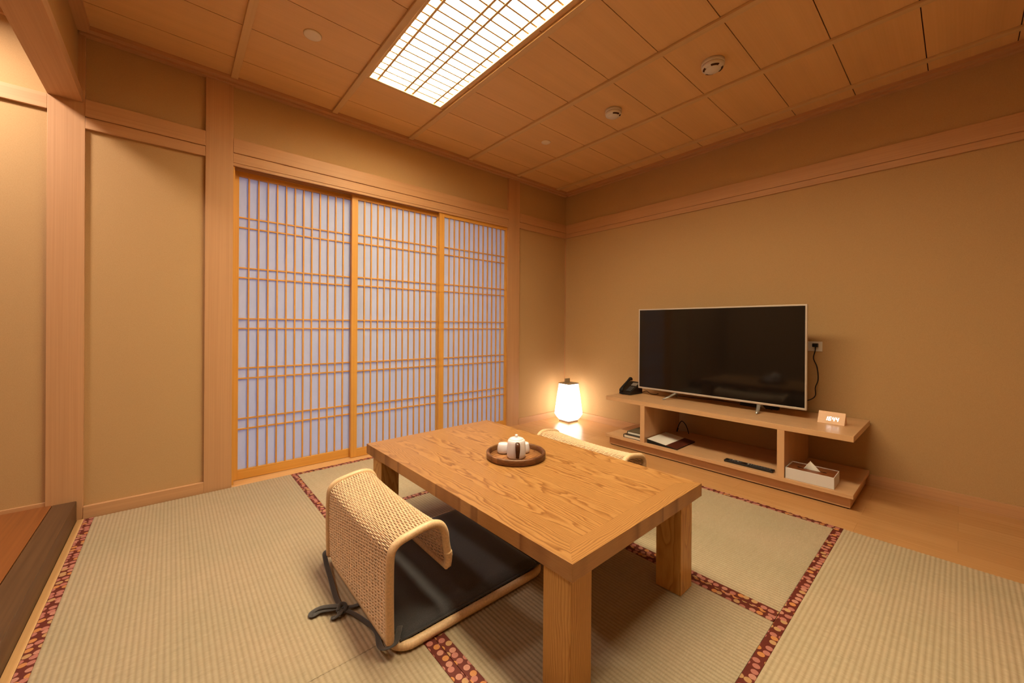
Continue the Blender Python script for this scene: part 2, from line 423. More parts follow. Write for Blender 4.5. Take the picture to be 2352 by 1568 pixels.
# frieze beams: upper member and slightly recessed lower member
def beam_x(x0, x1, lab):
    trim(MB().box(x0, x1, YW-.004, YW+.06, 2.057, 2.145), M['trimX'], 'upper wooden rail '+lab)
    trim(MB().box(x0, x1, YW, YW+.06, 1.996, 2.053).box(x0, x1, YW+.006, YW+.05, 2.05, 2.06), M['trimX'], 'lower wooden rail '+lab)
beam_x(XL1, .144, 'across the narrow wall left of the doors')
beam_x(.279, 2.505, 'above the three lattice doors')
beam_x(2.655, XW+PW, 'in the far corner right of the doors')
trim(MB().box(XH, XL0, YW, YW+.05, 2.052, 2.125), M['trimX'], 'wooden rail on the hallway wall')
trim(MB().box(XW, XW+.05, YB, YW+PW-.001, 2.043, 2.143), M['trimY'], 'upper wooden rail on the television wall')
trim(MB().box(XW+.003, XW+.05, YB, YW+PW-.001, 1.998, 2.039).box(XW+.008, XW+.05, YB, YW, 2.035, 2.045), M['trimY'], 'lower wooden rail on the television wall')
# door head with sliding tracks
trim(MB().box(.279, 2.505, YW+.004, YW+.016, 1.978, 2.0).box(.279, 2.505, YW+.050, YW+.054, 1.978, 2.0).box(.279, 2.505, YW+.086, YW+.090, 1.978, 2.0)
     .box(.279, 2.505, YW+.004, YW+.14, 1.998, 2.06), M['trimX'], 'grooved track board over the sliding lattice doors', .0008)
# baseboards
struct(box('baseboard_back', M['trimX'], XL1, .144, YW-.004, YW+PW, -.03, .062, None, .0015), 'pale wooden skirting on the narrow wall', 'baseboard')
struct(box('baseboard_back', M['trimX'], 2.655, XW+PW, YW-.004, YW+PW, -.03, .062, None, .0015), 'pale wooden skirting in the lamp corner', 'baseboard')
struct(box('baseboard_right', M['trimY'], XW-.002, XW+PW, YB, YW-.004, -.03, .068, None, .0015), 'pale wooden skirting under the television wall', 'baseboard')
struct(box('baseboard_left', M['trimX'], XH, XL0, YW+.006, YW+PW, .0, .118, None, .0015), 'low wooden skirting in the hallway', 'baseboard')
# corner bead
trim(MB().box(XW+.010, XW+PW, YW+.010, YW+PW, .06, 2.0), M['trimZ'], 'thin bead in the far corner', 0)
# lintel between hall and room
trim(MB().box(XL0, XL1-.008, YB, YW, 2.125, 2.178), M['trimY'], 'wooden beam over the opening to the hallway')
struct(box('wall_left', M['wall'], XL0, XL1-.026, YB, YW, 2.178, 2.56), 'wallpapered strip of wall above the hallway beam', 'wall')

# ceiling -------------------------------------------------------------
LX0, LX1, LY0, LY1 = .888, 1.378, .12, 2.345         # light opening
BX = [.259+.577*k for k in range(6)]                    # batten left edges
BWD = .036
GY = [.448+.32*k for k in range(-4, 8)]
cm = MB()
gaps = [YB]+[g for g in GY if YB < g < YW]+[YW+PW]
xs = [XL1-.04]+[b+BWD/2 for b in BX]+[XW+PW]
for i in range(len(xs)-1):
    for j in range(len(gaps)-1):
        x0, x1, y0, y1 = xs[i], xs[i+1], gaps[j]+.0022, gaps[j+1]-.0022
        if i == 2:                # bay with the light
            if y1 <= LY0 or y0 >= LY1: cm.box(x0, x1, y0, y1, HC, HC+.012)
            else:
                if y0 < LY0: cm.box(x0, x1, y0, LY0, HC, HC+.012)
                if y1 > LY1: cm.box(x0, x1, LY1, y1, HC, HC+.012)
                cm.box(x0, LX0, max(y0, LY0), min(y1, LY1), HC, HC+.012); cm.box(LX1, x1, max(y0, LY0), min(y1, LY1), HC, HC+.012)
        else: cm.box(x0, x1, y0, y1, HC, HC+.012)
struct(cm.build('ceiling', M['ceil']), 'orange brown boarded ceiling with fine dark joints', 'ceiling')
cb = MB()
cb.box(XH-.2, LX0-.03, YB-.2, YW+.16, HC+.0125, HC+.15).box(LX1+.03, XW+.2, YB-.2, YW+.16, HC+.0125, HC+.15)
cb.box(LX0-.03, LX1+.03, YB-.2, LY0-.03, HC+.0125, HC+.15).box(LX0-.03, LX1+.03, LY1+.03, YW+.16, HC+.0125, HC+.15)
cb.box(LX0-.03, LX1+.03, LY0-.03, LY1+.03, HC+.09, HC+.15)
struct(cb.build('ceiling', M['dark_gap']), 'dark backing above the ceiling boards', 'ceiling')
struct(box('ceiling', M['wall'], XH, XL0, YB, YW+PW, 2.47, 2.56), 'pale ceiling of the hallway', 'ceiling')
trim(MB().box(XH, XL0, YW-.004, YW+PW, 2.444, 2.47), M['trimX'], 'thin wooden cornice of the hallway')
for k, b in enumerate(BX):
    trim(MB().box(b, b+BWD, YB, YW, HC-.014, HC), M['batten'], ['first', 'second', 'third', 'fourth', 'fifth', 'sixth'][k]+' ceiling batten counted from the hallway', .002)
trim(MB().box(XL1-.02, XW, YW-.052, YW+PW, HC-.022, HC+.001).box(XL1-.02, XW, YW-.018, YW+PW, HC-.034, HC), M['trimX'], 'wooden cornice above the lattice door wall')
trim(MB().box(XW-.052, XW+PW, YB, YW-.03, HC-.022, HC+.001).box(XW-.018, XW+PW, YB, YW-.03, HC-.034, HC), M['trimY'], 'wooden cornice above the television wall')
trim(MB().box(XL1-.028, XL1+.02, YB, YW-.03, HC-.03, HC+.001), M['trimY'], 'wooden cornice above the hallway beam')

# ------------------------------------------------------------------ sliding lattice doors
ZB = [(1.687, 1.623), (1.364, 1.301), (1.037, .974), (.718, .652), (.393, .326)]
def shoji(n, x0, x1, yc, sl, sr, label):
    d = thing('door_%d' % n, label, 'door', ((x0+x1)/2, yc, 0), 0, 'sliding lattice doors'); d['kind'] = 'structure'
    h = (x1-x0)/2; T = .015
    o0, o1 = -h+sl, h-sr
    for a, b in ((-h, o0), (o1, h)):
        box('stile', M['shojiZ'], a, b, -T, T, .004, 1.992, d, .001)
    box('bottom_rail', M['shojiX'], o0, o1, -T, T, .004, .066, d, .001)
    box('top_rail', M['shojiX'], o0, o1, -T, T, 1.948, 1.992, d, .001)
    W_ = o1-o0; lat = MB()
    for k in range(1, 13):
        x = o0+W_*k/13; lat.box(x-.0045, x+.0045, -.012, .001, .066, 1.948)
    hb = MB()
    for pr in ZB:
        for z in pr: hb.box(o0, o1, -.0095, .001, z-.0045, z+.0045)
    lat.build('vertical_bars', M['shojiZ'], d, .0006, 1); hb.build('horizontal_bars', M['shojiX'], d, .0006, 1)
    box('paper', M['paper'], o0, o1, .0012, .0022, .066, 1.948, d)
    return d
shoji(1, .290, 1.062, YW+.105, .029, .045, 'leftmost sliding lattice door, set deepest behind its neighbours')
shoji(2, 1.012, 1.781, YW+.069, .045, .045, 'middle sliding lattice door with bluish paper')
shoji(3, 1.741, 2.505, YW+.033, .047, .023, 'rightmost sliding lattice door, nearest the corner lamp')
struct(box('trim_%d' % (n_trim[0]+1), M['shojiZ'], .279, .290, YW+.02, YW+.13, .002, 1.998), 'thin honey wood strip at the edge of the left door', 'trim'); n_trim[0] += 1

# ------------------------------------------------------------------ ceiling light
t = thing('ceiling_light', 'long glowing ceiling light behind a wooden lattice', 'light', ((LX0+LX1)/2, (LY0+LY1)/2, HC))
hx, hy = (LX1-LX0)/2, (LY1-LY0)/2
box('diffuser', M['panel'], -hx-.01, hx+.01, -hy-.013, hy+.013, .0395, .044, t)
fr = MB()
for a, b in ((-hx-.014, -hx+.002), (hx-.002, hx+.016)): fr.box(a, b, -hy-.014, hy+.014, -.006, .0405)
for a, b in ((-hy-.014, -hy+.002), (hy-.002, hy+.014)): fr.box(-hx, hx, a, b, -.006, .0405)
fr.build('frame', M['batten'], t, .0015)
lg = MB()
for x in (.943, 1.118, 1.172, 1.330): lg.box(x-t.location.x-.0062, x-t.location.x+.0062, -hy, hy, .004, .016)
lg.build('long_bars', M['batten'], t)
cr_ = MB(); nn = int(2*hy/.06)
for k in range(nn):
    y = hy-.045-.0595*k
    if y > -hy+.01: cr_.box(-hx, hx, y-.0050, y+.0050, .0065, .0155)
cr_.build('cross_bars', M['batten'], t)

# ------------------------------------------------------------------ ceiling devices
def disc(x, y, r, label, cat, name):
    t = thing(name, label, cat, (x, y, HC))
    MB().lathe([(r*.3, -.007), (r*.9, -.0065), (r, -.004), (r, 0)], seg=40).build('cover', M['cream_plastic'], t)
    MB().lathe([(r*1.03, -.002), (r*1.03, 0)], seg=40).build('rim', M['batten'], t)
disc(.541, 2.207, .042, 'flat round cream cover on the ceiling left of the light', 'cover', 'ceiling_speaker')
disc(2.286, 2.219, .037, 'small flat round cream cover on the ceiling nearest the far corner', 'cover', 'sprinkler_cover')
def detector(x, y, r, label, slots, rz):
    t = thing('smoke_detector', label, 'detector', (x, y, HC), rz, 'smoke detectors on the ceiling')
    MB().lathe([(r, 0), (r, -.016), (r*.97, -.018)], seg=40).build('base', M['white_plastic'], t)
    MB().lathe([(r*.95, -.018), (r*.98, -.024), (r*.93, -.034), (r*.72, -.042), (r*.66, -.040), (r*.60, -.047), (.004, -.049)], seg=40).build('cap', M['white_plastic'], t)
    for a0, a1 in slots:
        s = MB()
        n = 8; pts = []
        for rr in (r*.70, r*.86):
            for i in range(n+1):
                a = math.radians(a0+(a1-a0)*i/n); pts.append((rr*math.cos(a), rr*math.sin(a)))
        inn = pts[:n+1]; out = pts[n+1:]
        v = [(p[0], p[1], -.0435) for p in inn]+[(p[0], p[1], -.0395) for p in out]+[(p[0], p[1], -.030) for p in inn]+[(p[0], p[1], -.030) for p in out]
        fs = []
        for i in range(n):
            fs.append((i, i+1, n+1+i+1, n+1+i)); fs.append((i, 2*n+2+i, 2*n+3+i, i+1)); fs.append((n+1+i, n+2+i, 3*n+4+i, 3*n+3+i))
        s.add(v, fs)
        s.build('vent_slot', M['dark_gap'], t)
detector(2.300, .925, .060, 'white smoke detector nearest the viewer', [(-80, -20), (20, 70), (110, 150), (-170, -120)], 0)
detector(2.300, 1.585, .056, 'white smoke detector halfway to the far corner', [(-150, -90), (-75, -50)], 0)

# ------------------------------------------------------------------ tatami mats
def tatami(x0, x1, y0, y1, rib, borders, label):
    """rib: axis the ribs run along; borders: sides ('x0','x1','y0','y1') with brocade"""
    t = thing('tatami_mat', label, 'tatami mat', ((x0+x1)/2, (y0+y1)/2, 0), 0, 'tatami mats on the floor')
    cx, cy = (x0+x1)/2, (y0+y1)/2; BW = .0345
    g = .0007
    X0, X1, Y0, Y1 = x0-cx+g, x1-cx-g, y0-cy+g, y1-cy-g
    a, b = (Y0, Y1) if rib == 'X' else (X0, X1)      # across the ribs
    c, d = (X0, X1) if rib == 'X' else (Y0, Y1)
    n = int((b-a)/.015*8); mb = MB(); vs = []
    for i in range(n+1):
        u = a+(b-a)*i/n
        z = .0006+.0017*(math.sin(PI*u/.015)**2)**.62
        vs.append((u, z))
    v = []
    for (u, z) in vs:
        for w in (c, d): v.append((w, u, z) if rib == 'X' else (u, w, z))
    mb.add(v, [(2*i, 2*i+1, 2*i+3, 2*i+2) for i in range(n)], True)
    mb.box(X0, X1, Y0, Y1, -.034, .0004)
    mb.build('rush_cover', M['tatami'+rib], t)
    for s in borders:
        e = dict(x0=(X0, X0+BW, Y0, Y1), x1=(X1-BW, X1, Y0, Y1), y0=(X0, X1, Y0, Y0+BW), y1=(X0, X1, Y1-BW, Y1))[s]
        box('brocade_border', M['heri'], e[0], e[1], e[2], e[3], -.030, .0034, t, .0008)
    return t
TX0, TXM, TX1 = -.335, .635, 2.525
tatami(TX0, TXM, 1.190, 2.925, 'Y', ('x0', 'x1'), 'tatami mat on the left, from the hallway step to the lattice doors')
tatami(TX0, TXM, -.465, 1.190, 'Y', ('x0', 'x1'), 'tatami mat at the bottom left, nearest the viewer')
tatami(TXM, TX1, 2.080, 2.925, 'X', ('y0', 'y1'), 'tatami mat lying along the lattice doors behind the table')
tatami(TXM, 1.579, .410, 2.080, 'Y', ('x0', 'x1'), 'tatami mat under the near half of the table and the near chair')
tatami(1.579, TX1, .410, 2.080, 'Y', ('x0', 'x1'), 'tatami mat between the table and the television bench')
tatami(TXM, TX1, -.465, .410, 'X', ('y0', 'y1'), 'tatami mat at the bottom right with ribs running to the wall')

# ------------------------------------------------------------------ low table
t = thing('low_table', 'low honey coloured wooden table with thick square legs', 'table', (1.143, 1.311, 0), math.radians(.8))
tx, ty, b_ = .388, .667, .068
top = MB().box(-tx+b_, tx-b_, -ty+b_, ty-b_, .362, .4000); top.build('tabletop', M['oakY'], t)
for s in (-1, 1):
    pl_ = [(s*tx, -ty), (s*tx, ty), (s*(tx-b_), ty-b_), (s*(tx-b_), -ty+b_)]
    MB().prism(pl_, 'Z', .352, .400).build('edge_board', M['oakY'], t, .0005)
    pl_ = [(-tx, s*ty), (tx, s*ty), (tx-b_, s*(ty-b_)), (-tx+b_, s*(ty-b_))]
    MB().prism(pl_, 'Z', .352, .400).build('edge_board', M['oakX'], t, .0005)
for sx in (-1, 1):
    for sy in (-1, 1):
        x, y = sx*(tx-.024), sy*(ty-.026)
        box('leg', M['oakZ'], min(x, x-sx*.092), max(x, x-sx*.092), min(y, y-sy*.098), max(y, y-sy*.098), .0025, .362, t, .002)

# ------------------------------------------------------------------ rattan floor chairs
def arc_resample(pts, step):
    P = [Vector(p) for p in pts]; out = [P[0]]; acc = 0
    for i in range(len(P)-1):
        a, b = P[i], P[i+1]; l = (b-a).length; d = step-acc
        while d <= l:
            out.append(a+(b-a)*d/l); d += step
        acc = l-(d-step)
    return out
def catmull(pts, n=8, closed=False):
    P = [Vector(p) for p in pts]; m = len(P); out = []
    rng = range(m) if closed else range(m-1)
    for i in rng:
        if closed: p0, p1, p2, p3 = P[i-1], P[i], P[(i+1) % m], P[(i+2) % m]
        else: p0, p1, p2, p3 = P[max(i-1, 0)], P[i], P[i+1], P[min(i+2, m-1)]
        for k in range(n):
            u = k/n
            out.append(.5*((2*p1)+(p2-p0)*u+(2*p0-5*p1+4*p2-p3)*u*u+(3*p1-p0-3*p2+p3)*u**3))
    if not closed: out.append(P[-1])
    return out
PROF = [(0, 0, .035), (-.002, 0, .12), (-.003, 0, .22), (-.001, 0, .295), (.008, 0, .322), (.030, 0, .338), (.065, 0, .346), (.105, 0, .353),
        (.143, 0, .354), (.172, 0, .341), (.188, 0, .312), (.194, 0, .270), (.203, 0, .225), (.198, 0, .192)]
HWID = .300
def make_chair():
    t = thing('floor_chair', 'woven rattan floor chair in the foreground with dark cushion and knotted ties', 'chair', (.500, 1.425, 0), 0, 'rattan floor chairs at the table')
    path = arc_resample(catmull([(p[0], 0, p[2]) for p in PROF], 10), .0052)
    n = len(path)
    nr = []
    for i in range(n):
        tg = (path[min(i+1, n-1)]-path[max(i-1, 0)]).normalized(); nr.append(Vector((tg.z, 0, -tg.x)))
    def sag(z, y): return .014*max(0, min(1, (z-.29)/.05))*(1-(y/HWID)**2)
    wv = MB(); SP = .0245; hw = HWID-.010
    for r in range(2, n-1):
        sgn = 1 if r % 2 else -1; pts = []; k = -hw
        ns = int(2*hw/SP*4)
        jit = random.uniform(-.0005, .0005)
        for q in range(ns+1):
            y = -hw+2*hw*q/ns
            off = .0026*sgn*math.cos(PI*(y+hw)/SP)
            p = path[r]+nr[r]*(off+jit); pts.append((p.x, y, p.z+jit-sag(p.z, y)))
        wv.tube(pts, .0027, 4, cap=False, up=None)
    ns = int(2*hw/SP)
    for q in range(ns+1):
        y = -hw+SP*q
        wv.tube([(p.x, y, p.z-sag(p.z, y)) for p in path[::2]], .0021, 4, cap=False)
    wv.build('woven_back', M['rattan'], t)
    fine = arc_resample(catmull([(p[0], 0, p[2]) for p in PROF], 14), .0016)
    for s in (-1, 1):
        m_ = len(fine)
        def rr(i, m_=m_):
            r = .0125+(.0009 if i % 2 else -.0007)
            if i < 4: r *= .8
            if i > m_-4: r *= .75
            if m_-34 < i < m_-22: r += .0018
            return r
        MB().tube([(p.x, s*HWID, p.z) for p in fine], rr, 12).build('wrapped_edge', M['rattan_wrap'], t)
    # the rolled front lip joining the two edges
    lip = path[-1]
    MB().tube([(lip.x, y/200*HWID, lip.z) for y in range(-200, 201)], lambda i: .0085+(.0005 if i % 2 else -.0004), 8).build('front_lip', M['rattan_wrap'], t)
    # base ring lying on the mat
    L_ = .64; wd = .318; rc = .055; ring = []
    for cx, cy, a0 in ((.015+rc, -wd+rc, 180), (L_-rc, -wd+rc, 270), (L_-rc, wd-rc, 0), (.015+rc, wd-rc, 90)):
        for k in range(9):
            a = math.radians(a0+90*k/8); ring.append((cx+rc*math.cos(a), cy+rc*math.sin(a), .0185))
    ring.append(ring[0]); ringf = arc_resample(ring, .0018)
    MB().tube(ringf, lambda i: .0140+(.0009 if i % 2 else -.0007), 10, closed=True).build('base_ring', M['rattan_wrap'], t)
    bs = MB()
    for k in range(58):
        x = .03+k*.0103
        bs.tube([(x, y, .020+.0022*math.cos(PI*j)*(1 if k % 2 else -1)) for j, y in enumerate([-wd+.02+2*(wd-.02)*q/24 for q in range(25)])], .0045, 4, cap=False)
    bs.build('woven_seat', M['rattan'], t)
    # cushion: puffed pad
    nx, ny = 30, 28; cw, cl = .306, .60; v = []; fs = []
    def hh(u, w):
        e = min(u, 1-u, w, 1-w); q = min(1, e/.06); return (1-(1-q)**2.2)
    for side in (0, 1):
        for i in range(nx+1):
            for j in range(ny+1):
                u, w = i/nx, j/ny
                x = .032+cl*u; y = -cw+2*cw*w
                ph = math.sin(u*9+w*4)*math.sin(w*11-u*3)*.0015
                z = (.034+.019*hh(u, w)+ph*hh(u, w)) if side else (.033-.004*hh(u, w))
                v.append((x, y, z))
    o = (nx+1)*(ny+1)
    for i in range(nx):
        for j in range(ny):
            a = i*(ny+1)+j; b = a+1; c = a+ny+2; d = a+ny+1
            fs.append((a, b, c, d)); fs.append((o+a, o+d, o+c, o+b))
    for i in range(nx):
        for j in (0, ny): a = i*(ny+1)+j; fs.append((a, a+ny+1, o+a+ny+1, o+a))
    for j in range(ny):
        for i in (0, nx): a = i*(ny+1)+j; fs.append((a, a+1, o+a+1, o+a))
    cu = MB().add(v, fs, True).build('cushion', M['grey_cloth'], t)
    pipe = [(.032, -cw, .035), (.032+cl, -cw, .035), (.032+cl, cw, .035), (.032, cw, .035)]
    pp = []
    for i in range(4):
        a, b = Vector(pipe[i]), Vector(pipe[(i+1) % 4]); pp += [a+(b-a)*k/20 for k in range(20)]
    MB().tube(pp, .0035, 6, closed=True).build('piping', M['tie_cloth'], cu)
    # ties: flat ribbons leading from the two back corners round the frame to a knot behind
    def ribbon(pts, w=.0095, th=.0016, name='tie'):
        c = catmull(pts, 8)
        tp = MB(); n = len(c)
        tp.tube(c, w, 8, ring=(th/w, 1), up=(0, .15, 1)); return tp.build(name, M['tie_cloth'], cu)
    ribbon([(.045, -.270, .052), (.028, -.296, .056), (.008, -.317, .046), (-.018, -.300, .034), (-.012, -.250, .012), (.004, -.180, .007), (-.018, -.085, .009), (-.045, -.030, .016)], .009)
    ribbon([(.040, .275, .052), (.020, .312, .056), (-.012, .318, .050), (-.022, .275, .034), (-.034, .165, .018), (-.048, .060, .014), (-.052, -.015, .018)], .009)
    ribbon([(-.045, -.020, .020), (-.078, -.002, .016), (-.108, .022, .010), (-.134, .022, .007), (-.128, .040, .008), (-.100, .034, .014), (-.055, -.012, .023)], .012)
    ribbon([(-.052, -.018, .020), (-.020, -.026, .012), (.006, -.028, .008), (.028, -.036, .007)], .012)
    ribbon([(-.050, -.020, .020), (-.066, -.040, .016), (-.082, -.038, .008), (-.078, -.026, .006)], .011)
    kn = MB(); kn.tube(catmull([(-.066, -.026, .016), (-.054, -.010, .025), (-.040, -.018, .022), (-.046, -.036, .014), (-.062, -.030, .013)], 6), .0075, 8)
    kn.build('knot', M['tie_cloth'], cu)
    return t
def copy_tree(o, parent=None):
    c = o.copy(); COL.objects.link(c); c.parent = parent
    for ch in [x for x in list(bpy.data.objects) if x.parent == o and x != c]: copy_tree(ch, c)
    return c
ch1 = make_chair()
ch2 = copy_tree(ch1); ch2.location = (1.855, 1.375, 0); ch2.rotation_euler = (0, 0, PI-math.radians(1.0))
ch2['label'] = 'woven rattan floor chair on the far side of the table, only its rolled top showing'

# ------------------------------------------------------------------ tray, teapot, cups
TC = (1.193, 1.336)
t = thing('serving_tray', 'round dark wooden tray holding a tea set', 'tray', (*TC, .4003), .2)
R_ = .1345
MB().lathe([(R_-.007, .0), (R_, .004), (R_+.001, .026), (R_-.002, .029), (R_-.010, .029), (R_-.0125, .026), (R_-.0135, .0065)], seg=72, cap=False).build('rim', M['tray_rim'], t)
MB().lathe([(.0, 0), (R_-.005, 0), (R_-.005, .006), (.0, .0065)], seg=72, cap=False).build('base', M['tray_base'], t)
zt = .4070
t = thing('teapot', 'white teapot with a dark wooden handle', 'teapot', (1.177, 1.316, zt), math.atan2(-1.316, -1.177)+.10)
MB().lathe([(.0, .001), (.032, 0), (.038, .002), (.0425, .010), (.0435, .025), (.0425, .045), (.0405, .068), (.0385, .078), (.034, .083), (.024, .0845)], seg=56).build('body', M['porcelain'], t)
ld = MB().lathe([(.0325, .0825), (.032, .086), (.022, .0895), (.010, .091), (.0, .0912)], seg=48, cap=False).build('lid', M['porcelain'], t)
MB().lathe([(.004, .090), (.006, .094), (.0075, .099), (.006, .1035), (.0, .105)], seg=24, cap=False).build('lid_knob', M['porcelain'], ld)
MB().tube(catmull([(.0385, 0, .074), (.052, 0, .077), (.062, 0, .072), (.066, 0, .058), (.063, 0, .040), (.057, 0, .022), (.054, 0, .014)], 8), lambda i: .0042+.0016*math.sin(min(i/40, 1)*PI), 10, ring=(1, 1.9), up=(1, 0, 0)).build('handle', M['dark_handle'], t)
MB().tube(catmull([(-.036, 0, .030), (-.050, 0, .044), (-.060, 0, .060), (-.070, 0, .072)], 8), lambda i: .011-.00025*i, 12).build('spout', M['porcelain'], t)
def cup(x, y, label):
    t = thing('tea_cup', label, 'cup', (x, y, zt), 0, 'tea cups on the tray')
    MB().lathe([(.0, .002), (.024, .002), (.0275, .007), (.0282, .015), (.027, .028), (.0245, .040), (.0228, .044), (.021, .0455), (.0, .0462)], seg=40, cap=False).build('body', M['porcelain'], t)
    MB().lathe([(.0, 0), (.0215, 0), (.0225, .003), (.0, .003)], seg=32, cap=False).build('foot', M['dark_handle'], t)
cup(1.172, 1.402, 'white tea cup standing left of the teapot')
cup(1.252, 1.347, 'white tea cup standing right of the teapot, half hidden by it')

# ------------------------------------------------------------------ television bench
cx0, cx1, cy0, cy1 = 2.780, XW-.004, .373, 1.970
t = thing('tv_bench', 'long low open wooden bench carrying the television', 'bench', (cx0, (cy0+cy1)/2, 0)); lx = cx1-cx0; ly = (cy1-cy0)/2; my = (cy0+cy1)/2
box('top_shelf', M['cabY'], 0, lx, -ly, ly, .383, .416, t, .0015)
box('bottom_shelf', M['cabY'], 0, lx, -ly, ly, .074, .097, t, .0015)
for y0, y1 in ((1.612, 1.650), (.690, .728)): box('divider', M['cabZ'], .001, lx, y0-my, y1-my, .097, .383, t, .001)
box('plinth', M['cabY'], .042, lx, -ly+.018, ly-.010, .008, .074, t, .001)
box('shadow_strip', M['dark_gap'], .050, lx, -ly+.026, ly-.018, 0.0005, .010, t)  # dark strip painting in the shadow under the plinth
ZS, ZT = .0972, .4162

# television
t = thing('television', 'large flat television with thin silver frame, switched off', 'television', (3.060, 1.238, ZT))
hw, z0, z1 = .597, .056, .738; bz = .010
box('screen', M['screen'], .0015, .012, -hw+bz, hw-bz, z0+bz+.004, z1-bz, t)
fr = MB().box(0, .022, -hw, -hw+bz, z0, z1).box(0, .022, hw-bz, hw, z0, z1).box(0, .022, -hw+bz, hw-bz, z0, z0+bz+.004).box(0, .022, -hw+bz, hw-bz, z1-bz, z1)
fr.build('bezel', M['silver'], t, .0012)
bk = MB().box(.012, .030, -hw+.004, hw-.004, z0+.004, z1-.004).prism([(-.40, z0+.03), (.40, z0+.03), (.36, z0+.34), (-.36, z0+.34)], 'X', .030, .058)
bk.build('back_cover', M['black'], t, .003)
for yc, sp in ((1.500, .066), (.915, -.015)):
    y = yc-1.238
    f_ = MB(); f_.tube([(.022, y, z0+.010), (.010, y+sp*.12, z0-.006), (-.030, y+sp*.62, .022), (-.082, y+sp, .005)], lambda i: (.012, .013, .012, .006)[i], 8, ring=(.55, 1))
    f_.tube([(.022, y, z0+.010), (.035, y+sp*.12, z0-.006), (.080, y+sp*.5, .022), (.125, y+sp*.8, .005)], lambda i: (.012, .013, .011, .006)[i], 8, ring=(.55, 1))
    f_.build('stand_foot', M['foot_metal'], t)

# socket, plug and cable
t = thing('wall_socket', 'white double power socket beside the television', 'socket', (XW+PW, .682, .874), 0)
box('plate', M['white_plastic'], -.007, 0, -.062, .062, -.034, .034, t, .002)
for y in (-.026, .030):
    sk = MB()
    for dy, dz in ((-.008, .008), (.008, .008), (0, -.008)): sk.box(-.0078, -.0068, y+dy-.0015, y+dy+.0015, dz-.005, dz+.005)
    sk.build('holes', M['black_matt'], t)
t = thing('power_cable', 'black plug and cord hanging down from the wall socket', 'cable', (XW+PW-.0085, .656, .882))
pg = MB().box(-.026, 0, -.016, .016, -.012, .014); pg.build('plug', M['black'], t, .004)
pts = [(-.014, 0, -.010), (-.015, .0, -.035), (-.02, .008, -.09), (-.02, -.012, -.15), (-.02, -.018, -.235), (-.022, -.004, -.29), (-.024, -.004, -.345), (-.04, .02, -.375), (-.05, .07, -.392), (-.08, .14, -.400), (-.13, .19, -.44), (-.16, .22, -.4615)]
MB().tube(catmull(pts, 8), .0032, 8).build('cord', M['black_matt'], t)
t = thing('power_adapter', 'flat black power strip lying behind the television foot', 'power strip', (3.255, .965, ZT))
box('body', M['black'], -.018, .018, -.125, .125, 0, .022, t, .004)
MB().tube(catmull([(0, .125, .010), (.01, .20, .006), (.03, .30, .005), (0, .42, .005), (-.03, .60, .005)], 8), .003, 8).build('cord', M['black_matt'], t)

# telephone
t = thing('telephone', 'black desk telephone at the left end of the bench', 'telephone', (2.958, 1.905, ZT), math.radians(-4))
MB().prism([(0, .0), (.0, .016), (.150, .098), (.172, .098), (.178, .0)], 'Y', -.058, .058).build('base', M['black'], t, .004)
sl = math.atan2(.082, .150)
def on_slope(a, h=0): return (a*math.cos(sl)-h*math.sin(sl), .016+a*math.sin(sl)+h*math.cos(sl))
hs = MB(); P0 = on_slope(-.004, .016); P1 = on_slope(.035, .026); P2 = on_slope(.130, .030); P3 = on_slope(.172, .020)
hs.tube([(P0[0], .034, P0[1]-.004), (P0[0]+.012, .034, P0[1]+.010), (P1[0], .034, P1[1]+.003), (P2[0], .034, P2[1]+.003), (P3[0]-.010, .034, P3[1]+.008), (P3[0], .034, P3[1]-.006)], lambda i: (.012, .018, .012, .012, .018, .012)[i], 10, ring=(.75, 1.15), up=(0, 0, 1))
hs.build('handset', M['black_matt'], t)
kp = MB()
for r in range(4):
    for c in range(3):
        a = .030+r*.017; y = .002-c*.016
        p = on_slope(a, .001); q = on_slope(a+.010, .001); p2 = on_slope(a, .0035); q2 = on_slope(a+.010, .0035)
        kp.prism([p, q, q2, p2], 'Y', y-.012, y)
kp.build('keypad', M['button'], t)
p, q, p2, q2 = on_slope(.110, .0005), on_slope(.150, .0005), on_slope(.110, .003), on_slope(.150, .003)
MB().prism([p, q, q2, p2], 'Y', -.048, .004).build('display', M['foot_metal'], t)
cd = []
for k in range(150):
    u = k/149; a = u*2*PI*16; cd.append((.01+.05*math.sin(PI*u)+.0*u, .060+.0-.0035*math.cos(a)-.004+.012*math.sin(PI*u)*0-.125*u, .010+.0035*math.sin(a)))
cd = [(x-.016, y, z-.0045) for x, y, z in cd]
MB().tube([(-.004-.018*math.sin(PI*k/149), .045-.10*k/149+.003*math.cos(k/149*2*PI*16), .0065+.0035*math.sin(k/149*2*PI*16)) for k in range(150)], .0016, 5).build('coiled_cord', M['black_matt'], t)
MB().tube(catmull([(.150, -.058, .008), (.165, -.085, .022), (.150, -.120, .030), (.160, -.150, .012), (.200, -.170, .004), (.26, -.16, .004)], 8), .0026, 8).build('line_cord', M['black_matt'], t)

